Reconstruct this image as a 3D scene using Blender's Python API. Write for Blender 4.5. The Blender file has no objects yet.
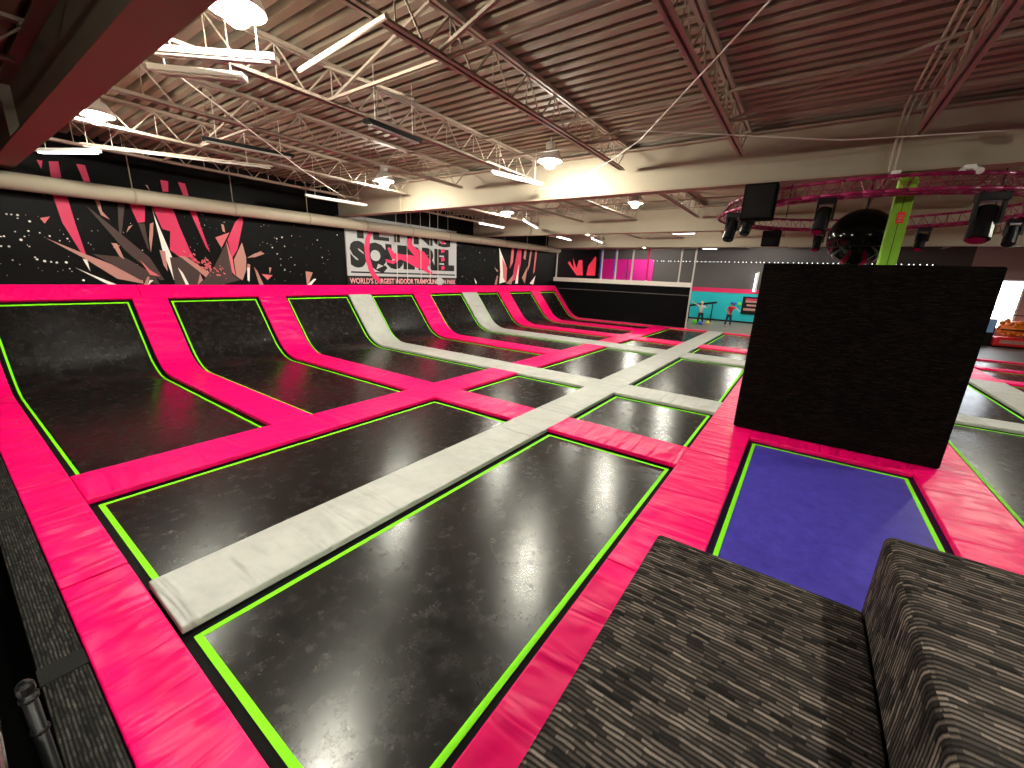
import bpy, bmesh, math, random
from mathutils import Vector, Matrix
random.seed(7)
scn = bpy.context.scene
PI = math.pi
# ------------------------------------------------------------------ camera
cam_d = bpy.data.cameras.new('camera'); cam = bpy.data.objects.new('camera', cam_d)
scn.collection.objects.link(cam); scn.camera = cam
F_PX, YAW, PIT, ROL = 406.13, -0.60864, 0.26369, 0.03978
cam_d.sensor_width = 36.0; cam_d.lens = 36.0 * F_PX / 1024
cam_d.clip_start = 0.02; cam_d.clip_end = 200
fw = Vector((math.sin(YAW)*math.cos(PIT), math.cos(YAW)*math.cos(PIT), -math.sin(PIT)))
rt = Vector((math.cos(YAW), -math.sin(YAW), 0)); up = rt.cross(fw)
r2 = rt*math.cos(ROL) + up*math.sin(ROL); u2 = -rt*math.sin(ROL) + up*math.cos(ROL)
m = Matrix.Identity(4)
for i in range(3):
    m[i][0] = r2[i]; m[i][1] = u2[i]; m[i][2] = -fw[i]
m.translation = Vector((0, 0, 2.4)); cam.matrix_world = m
# ------------------------------------------------------------------ world, view
w = bpy.data.worlds.new('world'); scn.world = w; w.use_nodes = True
w.node_tree.nodes['Background'].inputs[0].default_value = (0.5, 0.6, 0.8, 1)
w.node_tree.nodes['Background'].inputs[1].default_value = 0.3
vs = scn.view_settings
vs.view_transform = 'Standard'; vs.look = 'None'; vs.gamma = 1; vs.use_curve_mapping = False
vs.exposure = 0.45
BAY_POWER = 400.0        # high bay lamps, W
STRIP_POWER = 4.0       # fluorescent strips, radiance
WARM = (0.96, 0.94, 0.78)
# positions of the high bay lamps (all hang between the roof joists)
BAYS_SEEN = [(-4.3, 1.94, 4.4), (-9.05, 1.94, 4.4), (-8.85, 6.95, 4.42), (-4.36, 7.2, 4.42)]
BAYS_FAR = [(-9.0, 12.2, 4.42), (-4.4, 12.0, 4.42), (5.2, 9.8, 4.42), (5.2, 16.5, 4.42), (-9.0, 18.7, 4.42), (-4.4, 18.7, 4.42), (-9.0, 27.0, 4.42), (-2.5, 26.6, 4.42)]  # last pair added to brighten the magenta panels and the teal wall
BAYS_NEAR = [(2.1, 0.9, 4.4), (2.1, -1.6, 4.4), (4.9, 2.2, 4.4)]  # middle lamp added to deepen the shadow on the low step block
# ------------------------------------------------------------------ materials
MATS = {}
def new_mat(name):
    mt = bpy.data.materials.new(name); mt.use_nodes = True; MATS[name] = mt
    return mt, mt.node_tree.nodes, mt.node_tree.links, mt.node_tree.nodes['Principled BSDF']
def plain(name, col, rough=0.5, metal=0.0, spec=0.5, var=0.0, vscale=3.0, bump=0.0, bscale=30.0):
    mt, N, L, b = new_mat(name)
    b.inputs['Base Color'].default_value = (*col, 1)
    b.inputs['Roughness'].default_value = rough; b.inputs['Metallic'].default_value = metal
    b.inputs['Specular IOR Level'].default_value = spec
    if var:
        tc = N.new('ShaderNodeTexCoord'); no = N.new('ShaderNodeTexNoise'); no.inputs['Scale'].default_value = vscale
        no.inputs['Detail'].default_value = 6; L.new(tc.outputs['Object'], no.inputs['Vector'])
        mx = N.new('ShaderNodeMix'); mx.data_type = 'RGBA'
        mx.inputs[6].default_value = (*[c*(1-var) for c in col], 1); mx.inputs[7].default_value = (*[min(1, c*(1+var)) for c in col], 1)
        L.new(no.outputs[0], mx.inputs[0]); L.new(mx.outputs[2], b.inputs['Base Color'])
    if bump:
        tc = N.new('ShaderNodeTexCoord'); no = N.new('ShaderNodeTexNoise'); no.inputs['Scale'].default_value = bscale
        L.new(tc.outputs['Object'], no.inputs['Vector'])
        bp = N.new('ShaderNodeBump'); bp.inputs['Strength'].default_value = bump; bp.inputs['Distance'].default_value = .02
        L.new(no.outputs[0], bp.inputs['Height']); L.new(bp.outputs[0], b.inputs['Normal'])
    return mt
def vinyl(name, col, along_x, rough=0.36, dirt=0.0, strength=0.75):
    """padded vinyl with creases running across the pad"""
    mt, N, L, b = new_mat(name)
    b.inputs['Base Color'].default_value = (*col, 1); b.inputs['Roughness'].default_value = rough
    b.inputs['Specular IOR Level'].default_value = 0.17
    tc = N.new('ShaderNodeTexCoord'); mp = N.new('ShaderNodeMapping')
    mp.inputs['Scale'].default_value = (5.0, .8, 3) if along_x else (.7, 3.4, 3)
    mp.inputs['Rotation'].default_value = (0, 0, 0.35)
    no = N.new('ShaderNodeTexNoise'); no.inputs['Scale'].default_value = 1.0; no.inputs['Detail'].default_value = 1.5; no.inputs['Distortion'].default_value = 1.5
    n2 = N.new('ShaderNodeTexNoise'); n2.inputs['Scale'].default_value = 2.2; n2.inputs['Detail'].default_value = 2
    L.new(tc.outputs['Object'], mp.inputs[0]); L.new(mp.outputs[0], no.inputs['Vector']); L.new(tc.outputs['Object'], n2.inputs['Vector'])
    mu = N.new('ShaderNodeMath'); mu.operation = 'MULTIPLY'; L.new(no.outputs[0], mu.inputs[0]); L.new(n2.outputs[0], mu.inputs[1])
    bp = N.new('ShaderNodeBump'); bp.inputs['Strength'].default_value = strength; bp.inputs['Distance'].default_value = .11
    L.new(mu.outputs[0], bp.inputs['Height']); L.new(bp.outputs[0], b.inputs['Normal'])
    if dirt:
        n3 = N.new('ShaderNodeTexNoise'); n3.inputs['Scale'].default_value = 2.5; n3.inputs['Detail'].default_value = 8; n3.inputs['Roughness'].default_value = .7
        L.new(tc.outputs['Object'], n3.inputs['Vector'])
        cr = N.new('ShaderNodeValToRGB'); cr.color_ramp.elements[0].position = .35; cr.color_ramp.elements[1].position = .6
        cr.color_ramp.elements[0].color = (*[c*(1-dirt) for c in col], 1); cr.color_ramp.elements[1].color = (*col, 1)
        L.new(n3.outputs[0], cr.inputs[0]); L.new(cr.outputs[0], b.inputs['Base Color'])
    return mt
PINK = (0.95, 0.0008, 0.145)
vinyl('pink_x', PINK, True, strength=1.0); vinyl('pink_y', PINK, False)
WHT = (0.49, 0.485, 0.46)
vinyl('white_x', WHT, True, .42, .16, .9); vinyl('white_y', WHT, False, .42, .16, .9)
def bed_mat(name, c0, c1, rough=0.33, spec=0.6):
    """jumping bed: woven polypropylene with chalky scuffs"""
    mt, N, L, b = new_mat(name)
    tc = N.new('ShaderNodeTexCoord'); no = N.new('ShaderNodeTexNoise'); no.inputs['Scale'].default_value = 6; no.inputs['Detail'].default_value = 12; no.inputs['Roughness'].default_value = .82
    L.new(tc.outputs['Object'], no.inputs['Vector'])
    cr = N.new('ShaderNodeValToRGB'); cr.color_ramp.elements[0].position = .36; cr.color_ramp.elements[1].position = .7
    cr.color_ramp.elements[0].color = (*c0, 1); cr.color_ramp.elements[1].color = (*c1, 1)
    L.new(no.outputs[0], cr.inputs[0]); L.new(cr.outputs[0], b.inputs['Base Color'])
    mr = N.new('ShaderNodeMapRange'); mr.inputs[1].default_value = .3; mr.inputs[2].default_value = .7; mr.inputs[3].default_value = rough-.04; mr.inputs[4].default_value = rough+.08
    L.new(no.outputs[0], mr.inputs[0]); L.new(mr.outputs[0], b.inputs['Roughness'])
    b.inputs['Specular IOR Level'].default_value = spec
    b.inputs['Anisotropic'].default_value = .5
    tg = N.new('ShaderNodeCombineXYZ'); tg.inputs[0].default_value = -.5; tg.inputs[1].default_value = .86; L.new(tg.outputs[0], b.inputs['Tangent'])
    mp = N.new('ShaderNodeMapping'); mp.inputs['Scale'].default_value = (90, 14, 90); L.new(tc.outputs['Object'], mp.inputs[0])
    mp2 = N.new('ShaderNodeMapping'); mp2.inputs['Scale'].default_value = (14, 90, 90); L.new(tc.outputs['Object'], mp2.inputs[0])
    na = N.new('ShaderNodeTexNoise'); na.inputs['Scale'].default_value = 1; L.new(mp.outputs[0], na.inputs['Vector'])
    nb = N.new('ShaderNodeTexNoise'); nb.inputs['Scale'].default_value = 1; L.new(mp2.outputs[0], nb.inputs['Vector'])
    ad = N.new('ShaderNodeMath'); L.new(na.outputs[0], ad.inputs[0]); L.new(nb.outputs[0], ad.inputs[1])
    bp = N.new('ShaderNodeBump'); bp.inputs['Strength'].default_value = .12; bp.inputs['Distance'].default_value = .003
    L.new(ad.outputs[0], bp.inputs['Height']); L.new(bp.outputs[0], b.inputs['Normal'])
    return mt
bed_mat('bed', (0.0015, 0.0015, 0.0017), (0.020, 0.018, 0.0165), .235, .33)
bed_mat('bed_purple', (0.040, 0.028, 0.27), (0.080, 0.060, 0.46), .5, .2)
plain('spring_cover', (0.002, 0.002, 0.002), .7, spec=.08)
plain('spring_cover_navy', (0.006, 0.006, 0.045), .5)
plain('lime', (0.23, 0.88, 0.003), .6, spec=.2)
plain('deck', (0.28, 0.225, 0.17), .7, spec=.2, var=.12, vscale=1.5)
plain('joist', (0.33, 0.262, 0.21), .6, spec=.3)
plain('girder', (0.31, 0.262, 0.20), .65, spec=.2, var=.08, vscale=2)
plain('girder_flange', (0.29, 0.215, 0.17), .65, spec=.2)
plain('pipe_cream', (0.40, 0.35, 0.27), .5)
plain('cream', (0.62, 0.60, 0.54), .5)
plain('white_metal', (0.8, 0.8, 0.78), .35)
plain('cable', (0.62, 0.58, 0.52), .6)
plain('black_metal', (0.005, 0.005, 0.006), .4, spec=.18)
plain('black_gloss', (0.003, 0.003, 0.003), .08, spec=.2)
plain('black_pad', (0.004, 0.004, 0.0045), .8, spec=.03, var=.3, vscale=8, bump=.3, bscale=10)
plain('black_void', (0.003, 0.003, 0.003), .9, spec=.05)
plain('mural_black', (0.0028, 0.0025, 0.0028), .5, spec=.07, var=.5, vscale=1.3)
plain('chrome', (0.55, 0.5, 0.5), .18, metal=1.0)
plain('truss_magenta_lit', (0.22, 0.002, 0.06), .4, spec=.3)  # magenta light falling on the truss is put into its base colour
plain('grey_post', (0.50, 0.48, 0.45), .5)
plain('blue_post', (0.06, 0.08, 0.75), .5)
plain('magenta_panel', (0.62, 0.004, 0.26), .6, var=.3, vscale=.6)
plain('wall_dark', (0.085, 0.075, 0.078), .8, spec=.1, var=.25, vscale=.5)
plain('wall_mauve', (0.42, 0.27, 0.28), .7)
plain('teal', (0.0, 0.42, 0.50), .6)
plain('stripe', (0.62, 0.004, 0.10), .6)
plain('concrete', (0.21, 0.19, 0.165), .45, var=.25, vscale=1.2)
plain('sh_P', (0.60, 0.01, 0.09), .55); plain('sh_R', (0.62, 0.12, 0.14), .55); plain('sh_L', (0.45, 0.20, 0.17), .55)
plain('sh_W', (0.85, 0.78, 0.74), .55); plain('sh_D', (0.038, 0.014, 0.012), .6); plain('sh_V', (0.95, 0.04, 0.09), .55)
plain('sign_white', (0.45, 0.46, 0.48), .5); plain('sign_black', (0.010, 0.009, 0.009), .5, spec=.2)
plain('sign_pink', (0.75, 0.004, 0.11), .5); plain('sign_text', (0.85, 0.35, 0.38), .5)
plain('col_green', (0.19, 0.42, 0.006), .6, var=.12, vscale=9); plain('red', (0.75, 0.01, 0.012), .5)
plain('orange', (0.85, 0.20, 0.02), .45); plain('light_blue', (0.25, 0.45, 0.85), .4); plain('green_ball', (0.12, 0.75, 0.03), .45)
plain('yellow_ball', (0.85, 0.62, 0.04), .45); plain('blue_ball', (0.02, 0.10, 0.75), .45)
plain('skin', (0.62, 0.36, 0.26), .55); plain('hair_blond', (0.62, 0.42, 0.22), .6); plain('hair_dark', (0.03, 0.02, 0.018), .6)
plain('cloth_white', (0.75, 0.73, 0.72), .8); plain('cloth_red', (0.72, 0.02, 0.04), .8); plain('denim', (0.02, 0.035, 0.10), .85)
plain('cloth_dark', (0.015, 0.02, 0.03), .85); plain('sock_pink', (0.9, 0.12, 0.35), .8); plain('cap_navy', (0.01, 0.015, 0.05), .7)
def emit(name, col, s):
    mt, N, L, b = new_mat(name)
    b.inputs['Base Color'].default_value = (.8, .8, .8, 1); b.inputs['Emission Color'].default_value = (*col, 1); b.inputs['Emission Strength'].default_value = s
    return mt
emit('bulb', WARM, BAY_POWER/(4*PI*PI*0.11**2))
emit('tube', (0.95, 0.97, 1.0), STRIP_POWER)
emit('pink_led', (1.0, 0.25, 0.5), 2.5)
emit('window_glow', (0.86, 0.93, 1.0), 6.0)
def carpet(name, light, dark, rows=34.0, cell=7.0, spec=.08):
    """space-dyed loop carpet: rows of light and dark yarn dashes, UV u runs along the rows"""
    mt, N, L, b = new_mat(name)
    def M(op, a, bb=None, c=None):
        n = N.new('ShaderNodeMath'); n.operation = op
        for k, q in enumerate((a, bb, c)):
            if q is None: continue
            if isinstance(q, (int, float)): n.inputs[k].default_value = q
            else: L.new(q, n.inputs[k])
        return n.outputs[0]
    uv = N.new('ShaderNodeUVMap'); uv.uv_map = 'UVMap'; sp = N.new('ShaderNodeSeparateXYZ'); L.new(uv.outputs[0], sp.inputs[0])
    wob = N.new('ShaderNodeTexNoise'); wob.inputs['Scale'].default_value = 9; wob.inputs['Detail'].default_value = 2; L.new(uv.outputs[0], wob.inputs['Vector'])
    v = M('MULTIPLY_ADD', sp.outputs[1], rows, M('MULTIPLY', wob.outputs[0], .7))
    row = M('FLOOR', v)
    fr = M('FRACT', v)
    def yarn(cl, seed):
        c2 = N.new('ShaderNodeCombineXYZ'); L.new(M('ADD', row, seed), c2.inputs[0])
        w1 = N.new('ShaderNodeTexWhiteNoise'); w1.noise_dimensions = '2D'; L.new(c2.outputs[0], w1.inputs['Vector'])
        u = M('FLOOR', M('MULTIPLY_ADD', sp.outputs[0], cl, M('MULTIPLY', w1.outputs[0], 1.6)))
        c3 = N.new('ShaderNodeCombineXYZ'); L.new(row, c3.inputs[0]); L.new(M('ADD', u, seed), c3.inputs[1])
        w2 = N.new('ShaderNodeTexWhiteNoise'); w2.noise_dimensions = '2D'; L.new(c3.outputs[0], w2.inputs['Vector']); return w2.outputs[0]
    val = M('MULTIPLY', M('ADD', yarn(cell, 3.0), yarn(cell*2.3, 11.0)), .5)
    prof_ = M('MULTIPLY', M('MULTIPLY', fr, M('SUBTRACT', 1.0, fr)), 4.0)
    big = N.new('ShaderNodeTexNoise'); big.inputs['Scale'].default_value = 7; big.inputs['Detail'].default_value = 1; L.new(uv.outputs[0], big.inputs['Vector'])
    fine = N.new('ShaderNodeTexNoise'); fine.inputs['Scale'].default_value = 260; L.new(uv.outputs[0], fine.inputs['Vector'])
    t = M('MULTIPLY', M('MULTIPLY', M('POWER', val, 1.8), M('POWER', prof_, 2.2)), M('ADD', M('MULTIPLY', big.outputs[0], .9), M('MULTIPLY', fine.outputs[0], 1.1)))
    mx = N.new('ShaderNodeMix'); mx.data_type = 'RGBA'; mx.clamp_factor = True; mx.inputs[6].default_value = (*dark, 1); mx.inputs[7].default_value = (*light, 1)
    L.new(t, mx.inputs[0]); L.new(mx.outputs[2], b.inputs['Base Color'])
    b.inputs['Roughness'].default_value = .9; b.inputs['Specular IOR Level'].default_value = spec
    bp = N.new('ShaderNodeBump'); bp.inputs['Strength'].default_value = .5; bp.inputs['Distance'].default_value = .006
    L.new(prof_, bp.inputs['Height']); L.new(bp.outputs[0], b.inputs['Normal'])
    return mt
carpet('carpet_grey', (0.19, 0.15, 0.13), (0.005, 0.004, 0.004), 46., 6.)
carpet('carpet_black', (0.014, 0.011, 0.008), (0.0025, 0.002, 0.002), 40., 9., .03)
carpet('carpet_ledge', (0.075, 0.068, 0.06), (0.006, 0.006, 0.006), 60., 12.)
plain('carpet_band', (0.012, 0.0115, 0.011), .9, spec=.1)
# ------------------------------------------------------------------ mesh helpers
COL = scn.collection
class MB:
    def __init__(s): s.v = []; s.f = []; s.mi = []; s.uv = []; s.cur = 0
    def _f(s, idx, uv=None): s.f.append(idx); s.mi.append(s.cur); s.uv.append(uv)
    def box(s, x0, x1, y0, y1, z0, z1):
        n = len(s.v)
        s.v += [(x, y, z) for z in (z0, z1) for y in (y0, y1) for x in (x0, x1)]
        for q in ((0,2,3,1),(4,5,7,6),(0,1,5,4),(2,6,7,3),(0,4,6,2),(1,3,7,5)): s._f([n+i for i in q])
        return s
    def tube(s, p, q, r, n=8, r2=None, cap=True):
        p = Vector(p); q = Vector(q); d = q-p
        if d.length < 1e-6: return s
        d.normalize(); a = d.orthogonal().normalized(); b = d.cross(a); k = len(s.v); r2 = r if r2 is None else r2
        for (c, rr) in ((p, r), (q, r2)):
            for i in range(n):
                t = 2*PI*i/n; s.v.append(tuple(c + a*math.cos(t)*rr + b*math.sin(t)*rr))
        for i in range(n): j = (i+1) % n; s._f([k+i, k+j, k+n+j, k+n+i])
        if cap: s._f([k+i for i in range(n)][::-1]); s._f([k+n+i for i in range(n)])
        return s
    def path(s, pts, r, n=8):
        for a, b in zip(pts, pts[1:]): s.tube(a, b, r, n)
        return s
    def bar(s, p, q, w, h):
        """rectangular bar from p to q, w wide (horizontal), h high"""
        p = Vector(p); q = Vector(q); d = (q-p).normalized()
        a = d.cross(Vector((0,0,1)));
        if a.length < 1e-4: a = Vector((1,0,0))
        a.normalize(); b = a.cross(d); k = len(s.v)
        for c in (p, q):
            for (i, j) in ((-1,-1),(1,-1),(1,1),(-1,1)): s.v.append(tuple(c + a*i*w/2 + b*j*h/2))
        for i in range(4): j = (i+1) % 4; s._f([k+i, k+j, k+4+j, k+4+i])
        s._f([k+3,k+2,k+1,k]); s._f([k+4,k+5,k+6,k+7])
        return s
    def lathe(s, c, prof, n=16, axis='z'):
        k = len(s.v); m_ = len(prof)
        for (r, z) in prof:
            for i in range(n):
                t = 2*PI*i/n
                if axis == 'z': s.v.append((c[0]+r*math.cos(t), c[1]+r*math.sin(t), c[2]+z))
                elif axis == 'y': s.v.append((c[0]+r*math.cos(t), c[1]+z, c[2]+r*math.sin(t)))
                else: s.v.append((c[0]+z, c[1]+r*math.cos(t), c[2]+r*math.sin(t)))
        for a in range(m_-1):
            for i in range(n): j = (i+1) % n; s._f([k+a*n+i, k+a*n+j, k+(a+1)*n+j, k+(a+1)*n+i])
        s._f([k+i for i in range(n)][::-1]); s._f([k+(m_-1)*n+i for i in range(n)])
        return s
    def sphere(s, c, r, n=14, sx=1, sy=1, sz=1):
        prof = [(max(1e-4, math.sin(PI*i/n)), -math.cos(PI*i/n)) for i in range(n+1)]
        k = len(s.v)
        for (a, z) in prof:
            for i in range(n*2):
                t = PI*i/n; s.v.append((c[0]+r*a*math.cos(t)*sx, c[1]+r*a*math.sin(t)*sy, c[2]+r*z*sz))
        for a in range(n):
            for i in range(2*n): j = (i+1) % (2*n); s._f([k+a*2*n+i, k+a*2*n+j, k+(a+1)*2*n+j, k+(a+1)*2*n+i])
        return s
    def prism(s, pts, off):
        """closed outline pts (3D, planar) thickened by vector off"""
        k = len(s.v); n = len(pts); off = Vector(off)
        s.v += [tuple(p) for p in pts] + [tuple(Vector(p)+off) for p in pts]
        s._f([k+i for i in range(n)]); s._f([k+n+i for i in range(n)][::-1])
        for i in range(n): j = (i+1) % n; s._f([k+i, k+n+i, k+n+j, k+j])
        return s
    def build(s, name, mats, parent=None, smooth=False, bevel=0, segs=2, uv=False):
        if isinstance(mats, str): mats = [mats]
        vs_ = [Vector(v) for v in s.v]
        lo = Vector([min(v[i] for v in vs_) for i in range(3)]); hi = Vector([max(v[i] for v in vs_) for i in range(3)])
        org = Vector(((lo.x+hi.x)/2, (lo.y+hi.y)/2, lo.z))
        me = bpy.data.meshes.new(name); me.from_pydata([tuple(v-org) for v in vs_], [], s.f); me.update()
        for mt in mats: me.materials.append(MATS[mt])
        me.polygons.foreach_set('material_index', s.mi)
        bm = bmesh.new(); bm.from_mesh(me)
        bmesh.ops.recalc_face_normals(bm, faces=bm.faces)
        if bevel:
            bmesh.ops.bevel(bm, geom=list(bm.edges), offset=bevel, segments=segs, affect='EDGES', profile=.5)
        if uv:
            ul = bm.loops.layers.uv.new('UVMap')
            for f in bm.faces:
                nx, ny, nz = (abs(c) for c in f.normal)
                for l in f.loops:
                    p = l.vert.co + org
                    if nz >= nx and nz >= ny: l[ul].uv = (p.x, p.y)
                    elif nx >= ny: l[ul].uv = (p.z, p.y)
                    else: l[ul].uv = (p.x, p.z)
        bm.to_mesh(me); bm.free()
        if smooth: me.polygons.foreach_set('use_smooth', [True]*len(me.polygons))
        o = bpy.data.objects.new(name, me); COL.objects.link(o)
        if parent: o.parent = parent; o.location = org - world_loc(parent)
        else: o.location = org
        return o
def world_loc(o):
    l = Vector(o.location)
    while o.parent: o = o.parent; l += Vector(o.location)
    return l
def tag(o, label, cat, group=None, kind=None):
    o['label'] = label; o['category'] = cat
    if group: o['group'] = group
    if kind: o['kind'] = kind
    return o
def thing(name, loc, label, cat, group=None):
    o = bpy.data.objects.new(name, None); COL.objects.link(o); o.location = loc; o.empty_display_size = .2
    return tag(o, label, cat, group)
def struct(o): o['kind'] = 'structure'; return o
KIDS = {}
def children(o): return [c for c in bpy.data.objects if c.parent == o]
def copy_tree(o, parent=None, loc=None):
    c = o.copy(); COL.objects.link(c)
    if parent: c.parent = parent
    if loc is not None: c.location = loc
    for ch in children(o):
        if ch is not c: copy_tree(ch, c)
    return c
ORD = ['first', 'second', 'third', 'fourth', 'fifth', 'sixth', 'seventh', 'eighth', 'ninth', 'tenth', 'eleventh', 'twelfth', 'thirteenth']
SHARDS = [('P',[(1.95,4.26),(2.09,4.29),(2.08,3.98),(1.93,3.95)]),('P',[(2.35,4.3),(2.48,4.3),(2.51,3.97),(2.41,3.97)]),('P',[(1.89,3.65),(2.1,3.63),(2.13,3.11),(2.19,2.45),(2.12,2.5),(1.94,3.09)]),('W',[(2.12,2.37),(2.19,2.35),(2.2,2.1)]),('L',[(1.64,2.76),(2.17,2.47),(3.08,2.01),(3.07,1.84),(2.62,1.95),(2.16,2.37)]),('W',[(1.97,2.18),(2.18,2.05),(2.6,1.81),(2.47,1.8)]),('D',[(2.36,3.48),(2.46,3.38),(3.28,2.45),(3.49,1.93),(3.4,1.93),(2.85,2.6)]),('L',[(2.51,3.67),(2.59,3.65),(2.6,3.4),(2.7,3.24),(2.57,3.32)]),('D',[(2.89,3.62),(3.01,3.62),(2.9,3.15),(2.8,2.76),(2.83,3.14)]),('P',[(3.08,3.66),(3.37,3.63),(3.31,3.26),(3.18,3.23)]),('D',[(3.18,3.23),(3.3,3.22),(3.3,2.6),(3.27,2.68)]),('L',[(3.4,3.23),(3.47,3.27),(3.42,2.98),(3.32,2.58),(3.33,2.86)]),('P',[(3.5,3.66),(3.89,3.66),(3.98,3.21),(4.11,2.68),(4.23,2.38),(3.88,2.49),(3.7,2.66),(3.77,3.1),(3.62,3.14)]),('W',[(3.49,3.65),(3.51,3.44),(3.72,2.48),(3.79,1.8),(3.7,1.8),(3.55,2.65)]),('D',[(2.29,2.48),(2.83,2.43),(3.32,2.05),(3.38,1.81),(3.02,1.93)]),('L',[(2.64,2.74),(2.74,2.73),(2.81,2.39),(2.74,2.45)]),('L',[(3.0,3.13),(3.08,3.17),(2.94,2.99)]),('L',[(3.49,2.64),(3.6,2.62),(3.58,2.14),(3.52,2.29)]),('L',[(3.07,1.81),(3.17,2.01),(3.21,2.0),(3.14,1.81)]),('W',[(3.14,1.8),(3.2,1.93),(3.27,1.92)]),('P',[(4.09,4.27),(4.23,4.26),(4.27,3.98),(4.16,3.96)]),('P',[(4.23,3.68),(4.37,3.67),(4.42,3.32),(4.55,2.65),(4.48,2.77),(4.3,3.42)]),('D',[(3.67,2.48),(4.09,2.5),(4.26,2.19),(4.27,1.81),(3.68,1.81)]),('L',[(3.86,2.53),(3.99,2.52),(4.43,2.17),(4.79,1.81),(4.55,1.81),(4.21,2.19)]),('W',[(3.8,2.24),(3.88,2.12),(3.98,1.8),(3.91,1.8)]),('P',[(5.44,3.7),(5.44,3.5),(5.21,2.76),(5.06,2.55),(5.0,3.0),(5.24,3.47)]),('R',[(4.97,2.97),(5.06,2.55),(5.08,2.05),(4.89,2.34)]),('L',[(5.35,2.96),(5.41,2.57),(5.37,2.23),(5.24,1.94),(5.1,2.05),(5.09,2.49)]),('D',[(4.62,2.33),(4.96,2.93),(5.01,2.08),(5.18,1.95),(4.67,1.81),(4.21,1.81)]),('R',[(4.72,3.04),(5.07,3.2),(4.97,3.03),(4.83,2.79)]),('L',[(4.9,3.4),(4.96,3.38),(4.97,3.19),(4.91,3.22)]),('R',[(1.63,3.14),(1.78,3.19),(1.68,3.04)]),('L',[(5.42,2.4),(5.49,2.38),(5.41,1.88),(5.37,1.95)]),('L',[(5.51,2.61),(5.68,2.71),(5.67,2.6),(5.44,2.56)]),('P',[(1.78,4.25),(1.86,4.25),(1.82,4.09)]),('P',[(3.74,4.25),(3.89,4.25),(3.86,4.01),(3.75,4.0)]),('L',[(3.44,4.09),(3.48,4.09),(3.51,3.96)]),('L',[(4.25,2.1),(4.29,1.94),(4.15,1.8)]),('R',[(3.09,2.39),(3.24,2.16),(3.41,2.02),(3.22,2.05)]),('L',[(5.44,2.57),(5.8,2.76),(5.91,2.7),(5.64,2.59)]),('L',[(5.58,2.32),(5.66,2.2),(5.79,1.81),(5.67,1.81)]),('L',[(5.99,2.32),(6.06,2.31),(5.99,2.14)]),('R',[(5.76,2.13),(6.07,2.1),(5.91,1.96)]),('L',[(7.08,2.24),(7.31,2.21),(7.15,1.88),(7.08,1.83)]),('W',[(7.09,1.82),(7.33,2.01),(7.41,2.01),(7.23,1.82)]),('W',[(5.4,2.3),(5.46,2.29),(5.42,1.92),(5.37,1.95)]),('W',[(17.15,3.68),(17.79,2.81),(17.83,2.02),(17.24,1.91),(17.3,2.5)]),('R',[(17.43,3.18),(17.88,2.71),(17.84,1.92),(17.56,2.21)]),('R',[(18.25,3.76),(18.46,3.78),(18.39,3.03),(18.11,2.67)]),('P',[(18.79,3.75),(19.16,3.78),(19.13,2.96),(18.91,2.23),(18.37,2.02),(18.5,2.73)]),('W',[(18.95,2.95),(18.93,1.92),(18.65,1.92)]),('L',[(19.45,3.75),(19.65,3.71),(19.56,3.19),(19.36,3.28)]),('L',[(20.04,3.79),(20.19,3.74),(20.02,2.89),(19.81,2.57)]),('R',[(20.55,3.82),(20.76,3.78),(20.57,2.59),(20.43,2.47)]),('W',[(20.11,1.93),(20.69,2.37),(20.49,1.87)]),('L',[(17.84,1.92),(18.52,2.43),(18.29,1.87)]),('W',[(15.23,2.17),(15.45,1.95),(15.38,1.86)]),('L',[(16.76,2.72),(17.13,2.54),(17.0,2.49)]),('L',[(16.83,1.86),(17.01,2.3),(17.11,2.3),(17.03,1.86)]),('L',[(19.29,2.24),(19.82,2.88),(19.6,1.92)]),('V',[(24.53,3.25),(24.78,3.38),(25.4,2.97),(25.22,3.59),(25.83,2.98),(26.09,3.5),(26.63,3.53),(26.88,2.52),(25.92,2.5)]),('V',[(27.44,2.53),(27.63,3.18),(28.64,3.87),(28.89,3.85),(28.94,2.53)])]
DOTS = [(1.2,3.16),(1.26,3.16),(1.34,3.16),(1.33,3.1),(1.48,3.06),(1.09,2.74),(1.05,2.73),(1.12,2.55),(1.25,2.84),(1.43,2.87),(1.39,2.57),(1.58,2.85),(1.71,2.8),(1.3,2.69),(1.12,2.29),(1.43,2.36),(1.45,2.32),(1.55,2.29),(1.72,2.27),(1.64,2.28),(1.86,2.28),(1.89,2.15),(2.06,1.91),(1.02,2.55),(1.84,2.72),(1.36,2.76),(1.96,2.77),(6.47,3.2),(6.76,3.27),(6.31,3.15),(6.16,2.89),(6.52,2.95),(6.28,2.72),(6.35,2.4),(6.68,2.64),(6.77,2.42),(6.45,2.26),(7.57,3.22),(7.69,2.69),(8.28,3.44),(14.1,3.56),(14.6,3.06),(14.93,3.85),(15.66,3.34),(16.05,3.02),(14.44,2.22),(13.94,3.13)]
# ------------------------------------------------------------------ room shell
XW, XR, YN, YB, ZC = -13.1, 14.0, -7.0, 29.5, 4.86
struct(MB().box(XW-.3, XR+.3, YN-.3, 22.85, -.75, -.6).build('floor', 'black_void'))
struct(MB().box(XW-.3, XR+.3, 22.85, YB+.3, -.75, -.0).build('floor', 'concrete'))
struct(MB().box(XW-.3, XW, YN-.3, YB+.3, -.75, 5.1).build('wall_left', 'mural_black'))
struct(MB().box(XR, XR+.3, YN-.3, YB+.3, -.75, 5.1).build('wall_right', 'wall_dark'))
struct(MB().box(XW, XR, YN-.3, YN, -.75, 5.1).build('wall_near', 'wall_dark'))
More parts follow.
